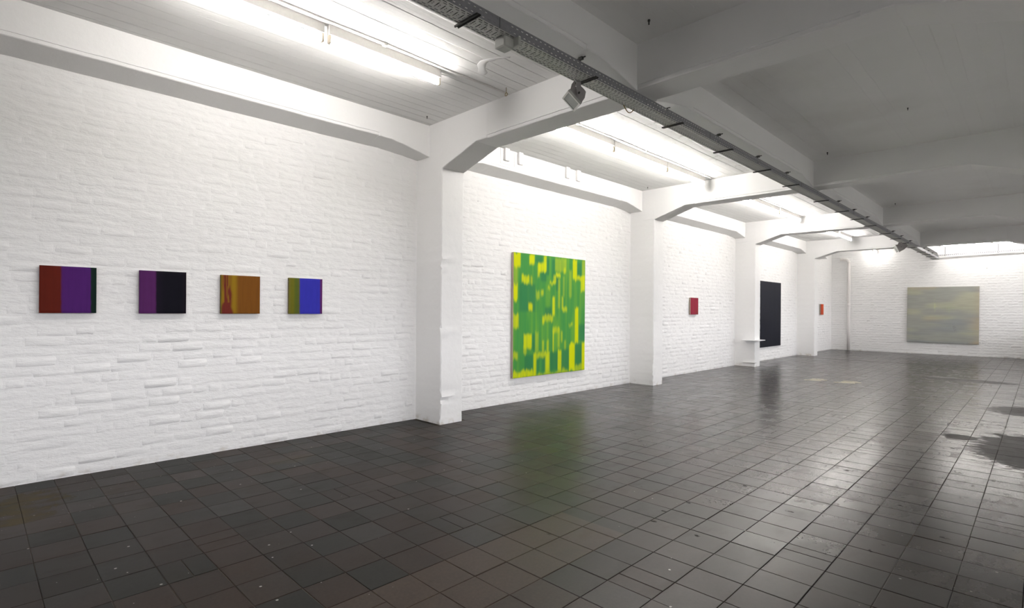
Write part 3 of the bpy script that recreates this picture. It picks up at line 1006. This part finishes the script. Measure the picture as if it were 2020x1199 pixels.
ZL = 3.565
G1 = 'fluorescent tubes along the left ceiling bays'
LAMPS = [
    ((1.575, .77, ZL), 1.22, 'lit fluorescent tube above the four small paintings, left one, cut by the top edge'),
    ((1.59, 2.02, ZL), 1.13, 'lit fluorescent tube above the four small paintings, right one ending at a bare ceiling'),
    ((1.59, 4.62, ZL), 1.44, 'lit fluorescent tube above the green canvas, first of three behind the nearest beam'),
    ((1.575, 6.10, ZL), 1.42, 'lit fluorescent tube above the green canvas, middle of three'),
    ((1.585, 7.54, ZL), 1.26, 'lit fluorescent tube above the green canvas, last of three'),
    ((1.58, 9.75, ZL), 1.33, 'lit fluorescent tube in the third bay, first of three behind the second beam'),
    ((1.58, 11.1, ZL), 1.33, 'lit fluorescent tube in the third bay, middle of three'),
    ((1.60, 12.45, ZL), 1.40, 'lit fluorescent tube in the third bay, last of three before the third beam'),
    ((1.58, 14.6, ZL), 1.30, 'lit fluorescent tube in the fourth bay, first of three behind the third beam'),
    ((1.58, 15.92, ZL), 1.30, 'lit fluorescent tube in the fourth bay, middle of three'),
    ((1.62, 17.24, ZL), 1.30, 'lit fluorescent tube in the fourth bay, last of three before the fourth beam'),
]
for p, L, lb in LAMPS: lamp(lb, p, 'y', L, G1)
lamp('lit fluorescent tube in the last bay, hidden above the fourth beam', (1.5, 20.2, ZL), 'y', 1.25, G1)  # unseen tube added behind the beam to lift ambient light in the last bay
lamp('short lit fluorescent tube in the last bay, its tip showing under the fourth beam', (1.46, 22.25, ZL), 'y', .62, G1, 'tube_old')
lamp('lit fluorescent tube across the last bay near the end wall, left one', (3.33, 22.15, ZL + .005), 'x', 1.24, 'fluorescent tubes near the end wall', 'tube_old')
lamp('lit fluorescent tube across the last bay near the end wall, right one', (4.59, 22.15, ZL + .005), 'x', 1.0, 'fluorescent tubes near the end wall', 'tube_old')
def conduit(y0, y1, x, clips, label):
    t = thing('ceiling_conduit', label, 'conduit', (x, y0, ZC))
    n = 16
    MB().tube([(x + .006 * math.sin(k * 1.3), y0 + (y1 - y0) * k / n, ZC - .004) for k in range(n + 1)], .012, 10).build('pipe', M['pipe'], t, True)
    for c in clips:
        MB().bbox((x - .02, c - .02, ZC - .026), (x + .02, c + .02, ZC + .002), .004).build('clip', M['floodl'], t)
conduit(-.6, 3.95, 1.665, (.3, 1.42, 2.5), 'thin white conduit along the ceiling beside the tubes over the four small paintings')
conduit(4.4, 8.98, 1.665, (5.2, 6.78, 8.62), 'thin white conduit along the ceiling beside the tubes over the green canvas')
conduit(9.4, 13.98, 1.665, (10.2, 12.0, 13.2), 'thin white conduit along the ceiling beside the tubes in the third bay')

# ------------------------------------------------------------------ cable tray
TXA, TXB, TZ, TZT = 3.078, 3.226, 3.200, 3.272
TY_A, TY_B = -2.5, 22.75
def tray():
    t = thing('cable_tray', 'long perforated galvanised cable tray hung under the middle beam', 'cable tray', (3.15, TY_A, TZ))
    P = 0.0465
    np_ = int((TY_B - TY_A) / P)
    def plate(fine_lo, fine_hi, place, cells_x, holes, bounds):
        mb = MB()
        idx = {}
        def vid(a, b):
            key = (round(a, 5), round(b, 5))
            if key not in idx:
                idx[key] = len(mb.v); mb.v.append(place(a, b))
            return idx[key]
        k0 = 0
        def quad(a0, a1, b0, b1):
            mb.f.append((vid(a0, b0), vid(a1, b0), vid(a1, b1), vid(a0, b1)))
        for k in range(np_):
            ya = TY_A + k * P
            for (yy0, yy1) in bounds:
                for i in range(len(cells_x) - 1):
                    mid = ((cells_x[i] + cells_x[i + 1]) / 2, (yy0 + yy1) / 2)
                    if ya < 0.8 or ya > 22.6 or not holes(mid[0], mid[1]):
                        quad(cells_x[i], cells_x[i + 1], ya + yy0 * P, ya + yy1 * P)
        return mb
    # bottom: two rows of long slots near each edge, cross slots and round holes between
    W = TXB - TXA
    cx = [TXA + W * f for f in (0, .07, .125, .185, .24, .31, .42, .47, .53, .58, .69, .76, .815, .875, .93, 1)]
    bd = [(0, .1), (.1, .26), (.26, .42), (.42, .5), (.5, .66), (.66, .82), (.82, .9), (.9, 1)]
    def hole(x, y):
        f = (x - TXA) / W
        if .07 < f < .125 or .875 < f < .93: return .1 < y < .82
        if .185 < f < .24 or .76 < f < .815: return y > .5 or y < .1 or y < .26 and False
        if .31 < f < .69:
            if .1 < y < .26: return True                     # cross slot
            if (.42 < f < .47 or .53 < f < .58): return .5 < y < .66
        return False
    b = plate(0, 0, lambda a, y: (a, y, TZ), cx, hole, bd)
    b = b.build('base_plate', M['galv'], t, fix=False)
    s = b.modifiers.new('thickness', 'SOLIDIFY'); s.thickness = .0015; s.offset = 0
    H = TZT - TZ
    cz = [TZ + H * f for f in (0, .18, .28, .42, .70, .80, 1)]
    def hs(z, y):
        f = (z - TZ) / H
        if .18 < f < .28: return .5 < y < .9
        if .70 < f < .80: return .0 < y < .42
        return False
    for x, nm in ((TXA, 'side_rail'), (TXB, 'side_rail')):
        r = plate(0, 0, lambda a, y, x=x: (x, y, a), cz, hs, bd)
        r = r.build(nm, M['galv_side'], t, fix=False)
        s = r.modifiers.new('thickness', 'SOLIDIFY'); s.thickness = .0015; s.offset = 0
    # joints between lengths
    for y in (2.37, 5.42, 8.4, 11.4, 14.4, 17.4, 20.4):
        MB().bbox((TXB + .0008, y - .002, TZ), (TXB + .0022, y + .002, TZT), .0004).build('rail_joint', M['dark'], t)
        MB().bbox((TXB - .004, y - .10, TZ + .012), (TXB - .0015, y + .10, TZT - .006), .0005).build('joint_plate', M['galv_side'], t)
    # support arms under the tray with their hanger rods and clamps to the beam
    ys = [-2.0, -.9, .2, 1.1, 2.16, 3.375, 4.76, 5.91, 7.08, 8.18, 9.65, 10.9, 12.0, 13.1, 14.6, 15.8, 16.9, 18.2, 19.7, 20.6, 21.5, 22.4]
    for k, y in enumerate(ys):
        mb = MB()
        mb.bbox((3.045, y - .016, TZ - .014), (3.262, y - .006, TZ - .0012), .002)
        mb.bbox((3.045, y - .016, TZ - .0034), (3.262, y + .02, TZ - .0012), .0008)
        mb.bbox((3.045, y + .014, TZ - .010), (3.262, y + .02, TZ - .0012), .0015)
        arm = mb.build('support_arm', M['dark'], t)
        rod = MB().tube([(3.098, y, TZ - .004), (3.098, y, 3.40)], .005, 8).build('hanger_rod', M['dark'], arm, True)
        mb = MB()
        mb.bbox((3.085, y - .012, 3.374), (3.125, y + .012, 3.398), .003)
        mb.bbox((3.060, y - .005, 3.385), (3.15, y + .005, 3.394), .002)
        mb.build('clamp', M['dark'], arm)
    # cables lying in the tray
    for c, (x, r, mt) in enumerate(((3.105, .007, 'cable'), (3.125, .006, 'cable2'), (3.145, .008, 'cable'), (3.172, .006, 'cable2'), (3.195, .007, 'cable'))):
        pts = [(x + .006 * math.sin(y * 1.7 + c), y, TZ + r + .002 + .004 * (1 + math.sin(y * .9 + 2 * c))) for y in np.linspace(TY_A, TY_B - .1, 60)]
        MB().tube(pts, r, 6).build('cable', M[mt], t, True)
    # turned-down end plate
    MB().bbox((TXA - .03, TY_B - .02, TZ - .004), (TXB + .01, TY_B + .16, TZ), .001).build('end_plate', M['galv'], t)
    return t
tray()

# cable loop under the tray behind the nearest beam
lp = MB().tube([(3.10 + .0 * k, 3.99 + .16 * (k / 10), 3.192 - .045 * math.sin(math.pi * k / 10)) for k in range(11)], .004, 8).build('cable_loop', M['brass'], None, True)
tag(lp, 'small cable loop sagging below the tray at the nearest cross beam', 'cable')

# sensor box on the tray
t = thing('junction_box', 'small grey metal box clamped under the near end of the cable tray', 'junction box', (3.18, 2.5, TZ))
MB().bbox((3.115, 2.435, 3.125), (3.205, 2.525, 3.1985), .008).build('housing', M['floodl'], t)
MB().bbox((3.109, 2.440, 3.130), (3.1155, 2.520, 3.192), .003).build('lid', M['fix'], t)
MB().bbox((3.19, 2.52, 3.14), (3.25, 2.545, 3.199), .004).build('mounting_flange', M['floodl'], t)

# ------------------------------------------------------------------ floodlights
def floodlight(label, c, n, a, w, h, depth, top_z, sc_=1.0):
    c = np.array(c, float); n = np.array(n, float); n /= np.linalg.norm(n)
    a = np.array(a, float); a -= n * (a @ n); a /= np.linalg.norm(a)
    u = np.cross(n, a)                       # third axis, in the lens plane
    t = thing('floodlight', label, 'floodlight', (float(c[0]), float(c[1]), top_z))
    def ring(d, sw, sh, r=.0): return [c + n * d + a * sx * sw + u * sy * sh for sx, sy in ((-1, -1), (1, -1), (1, 1), (-1, 1))]
    W, H = w / 2, h / 2
    mb = MB()
    secs = [ring(0, W, H), ring(-.02, W, H), ring(-.022, W * .94, H * .94), ring(-depth * .55, W * .88, H * .84), ring(-depth * .9, W * .7, H * .5), ring(-depth, W * .62, H * .42)]
    mb.loft(secs)
    body = mb.build('housing', M['flood'], t)
    fr = MB()
    o = ring(.006, W * 1.04, H * 1.04); o2 = ring(-.012, W * 1.04, H * 1.04); i1 = ring(.006, W * .84, H * .84); i2 = ring(.001, W * .82, H * .82)
    vs = o2 + o + i1 + i2
    fs = []
    for r in range(3):
        for k in range(4):
            k2 = (k + 1) % 4
            fs.append((r * 4 + k, r * 4 + k2, (r + 1) * 4 + k2, (r + 1) * 4 + k))
    fs.append((3, 2, 1, 0))
    fr.add(vs, fs)
    fr.build('front_frame', M['floodl'], t)
    MB().loft([ring(.0005, W * .83, H * .83), ring(.0025, W * .83, H * .83)]).build('glass', M['glass'], t)
    piv = c - n * depth * .38
    top = np.array((piv[0], piv[1], top_z))
    for s in (-1, 1):
        e = piv + a * s * (W + .010)
        k0 = top + a * s * W * .55
        k1 = top + a * s * (W + .004) * 1.0 + np.array((0, 0, -.035))
        mb = MB()
        side = np.cross(a, (0, 0, 1)); side /= np.linalg.norm(side)
        hw = .018
        secs = []
        for q, f in ((k0, 1), (k1, 1), (e + (k1 - e) * .35, 1), (e - np.array((0, 0, .012)), .8)):
            th = a * s * .002
            secs.append([q - side * hw * f - th, q + side * hw * f - th, q + side * hw * f + th, q - side * hw * f + th])
        mb.loft(secs)
        arm = mb.build('yoke_arm', M['flood'], t)
        MB().tube([e - a * s * .006, e + a * s * .012], .008, 8).build('knob', M['dark'], arm)
    MB().obox(top + np.array((0, 0, -.002)), a, side, (W * .6, .018, .002), .0008).build('yoke_plate', M['flood'], t)
    MB().tube([top + np.array((0, 0, -.012)), top + np.array((0, 0, .003))], .006, 8).build('bolt', M['dark'], t)
    # gland box on the back
    g = c - n * depth * 1.02
    MB().obox(g, a, u, (W * .35, H * .3, .012), .003).build('gland_box', M['flood'], t)
    return t
floodlight('grey floodlight hanging under the cable tray near the nearest beam, unlit', (3.087, 3.283, 3.031), (-.40, -.58, -.71), (.83, -.56, 0), .150, .135, .115, 3.182)
floodlight('grey floodlight hanging far down the cable tray near the end wall, unlit', (3.05, 16.55, 3.02), (-.86, -.30, -.40), (.33, -.94, 0), .28, .20, .22, 3.186)

# ------------------------------------------------------------------ ceiling hooks and bolts
def eye_hook(x, y, label):
    t = thing('eye_hook', label, 'hook', (x, y, ZC))
    MB().tube([(x, y, ZC + .005), (x, y, ZC - .055)], .003, 8).build('shank', M['brass'], t, True)
    MB().tube([(x + .016 * math.sin(k * math.pi / 6), y, ZC - .071 + .016 * math.cos(k * math.pi / 6)) for k in range(13)], .0035, 8, False).build('eye', M['brass'], t, True)
eye_hook(1.765, 3.87, 'small brass eye hook in the ceiling just before the nearest cross beam')
def bolt(x, y, label, k=1.0):
    mb = MB()
    mb.tube([(x, y, ZC + .004), (x, y, ZC - .010 * k)], .008 * k, 6)
    mb.tube([(x, y, ZC - .010 * k), (x, y, ZC - .030 * k)], .0042 * k, 8)
    o = mb.build('ceiling_bolt', M['dark'])
    tag(o, label, 'bolt')
bolt(.50, 3.80, 'tiny dark bolt in the ceiling corner above the nearest column')
bolt(3.49, 3.74, 'dark bolt in the grey ceiling right of the middle beam, top centre', 1.3)
bolt(3.5, 8.62, 'dark bolt in the grey ceiling right of the middle beam in the second bay', 1.2)
bolt(3.5, 13.6, 'dark bolt in the grey ceiling right of the middle beam in the third bay', 1.2)
bolt(.50, 8.8, 'tiny dark bolt in the ceiling corner above the second column')
bolt(4.62, 7.35, 'small dark bolt alone in the open grey ceiling of the second bay', .9)

# ------------------------------------------------------------------ end wall fittings
t = thing('drain_pipe', 'white painted drain pipe running down the end wall near the left corner', 'pipe', (.59, YE - .06, 0))
zb = 3.35
MB().tube([(.585, YE - .065, 0.0), (.585, YE - .065, 1.0), (.585, YE - .065, 2.4), (.585, YE - .065, 3.25)], .050, 16).build('pipe', M['pipe'], t, True)
MB().tube([(.585 - .14 * (1 - math.cos(k * math.pi / 16)), YE - .065, 3.24 + .14 * math.sin(k * math.pi / 16)) for k in range(9)] + [(.30, YE - .065, 3.38)], .052, 16).build('elbow', M['pipe'], t, True)
MB().tube([(.585, YE - .065, 1.63), (.585, YE - .065, 1.64), (.585, YE - .065, 1.72), (.585, YE - .065, 1.73)], [.05, .058, .058, .05], 16).build('socket', M['pipe'], t, True)
for z in (.6, 2.7):
    MB().bbox((.527, YE - .068, z), (.643, YE - .0, z + .02), .003).build('pipe_clip', M['pipe'], t)

t = thing('cable_rail', 'narrow grey perforated rail running across the end wall under the tubes', 'rail', (3.1, YE - .2, 3.33))
YR = YE - .25
mb = MB()
P = .05
x = 3.12
zf = lambda x: 3.327 + (x - 3.1) * .018
n = int((XW - x) / P)
for k in range(n):
    a = x + k * P
    for s0, s1, zz0, zz1 in ((0, P, -.022, -.008), (0, P, .008, .022), (0, .02, -.008, .008)):
        v = [(a + s0, YR, zf(a + s0) + zz0), (a + s1, YR, zf(a + s1) + zz0), (a + s1, YR, zf(a + s1) + zz1), (a + s0, YR, zf(a + s0) + zz1)]
        v += [(p[0], p[1] + .03, p[2]) for p in v]
        mb.add(v, [(0, 1, 2, 3), (7, 6, 5, 4), (0, 4, 5, 1), (1, 5, 6, 2), (2, 6, 7, 3), (3, 7, 4, 0)])
mb.build('rail', M['galv_side'], t)
for xx in (3.39, 4.70, 5.9):
    h = MB().tube([(xx, YR + .015, zf(xx)), (xx, YR + .015, ZC + .003)], .010, 8).build('hanger_rod', M['galv_side'], t, True)
    MB().bbox((xx - .02, YR - .006, zf(xx) - .03), (xx + .02, YR + .04, zf(xx) - .02), .002).build('nut_plate', M['dark'], h)
# ------------------------------------------------------------------ shelf on the third column
t = thing('column_shelf', 'small white shelf fixed to the third column beside the black canvas', 'shelf', (.5, 13.98, .66))
MB().bbox((.26, 13.84, .664), (.66, 14.016, .684), .003).build('shelf_board', M['shelf'], t)
MB().bbox((.5145, 14.0, .664), (.66, 14.33, .684), .003).build('side_board', M['shelf'], t)
MB().bbox((.30, 14.002, .60), (.50, 14.018, .664), .002).build('wall_batten', M['shelf'], t)
o = MB().bbox((.24, 13.985, .098), (.57, 14.017, .112), .002).build('skirting_strip', M['fix'])
tag(o, 'thin white strip across the foot of the third column below the shelf', 'strip')

# ------------------------------------------------------------------ tape marks on the floor
def tape(cx, cy, label, strips):
    t = thing('tape_mark', label, 'tape', (cx, cy, 0))
    for dx, dy, w, l, r in strips:
        c, s = math.cos(r), math.sin(r)
        n = 6
        secs = []
        for k in range(n + 1):
            f = k / n - .5
            ww = w * random.uniform(.7, 1.0) / 2
            px, py = cx + dx + c * f * l, cy + dy + s * f * l
            secs.append([(px - s * -ww, py + c * -ww, .0008), (px - s * ww, py + c * ww, .0008), (px - s * ww, py + c * ww, .0022), (px - s * -ww, py + c * -ww, .0022)])
        MB().loft(secs).build('tape_strip', M['tape'], t)
tape(2.36, 12.33, 'worn pale tape mark on the floor tiles, left of the pair in mid room', [(-.02, -.12, .07, .30, .3), (.05, .05, .07, .30, .25), (.0, .20, .05, .22, .3)])
tape(2.93, 12.40, 'worn pale tape mark on the floor tiles, right of the pair in mid room', [(-.03, -.14, .07, .36, .25), (.05, .03, .07, .34, .3), (.0, .20, .05, .26, .25)])

bpy.context.view_layer.update()
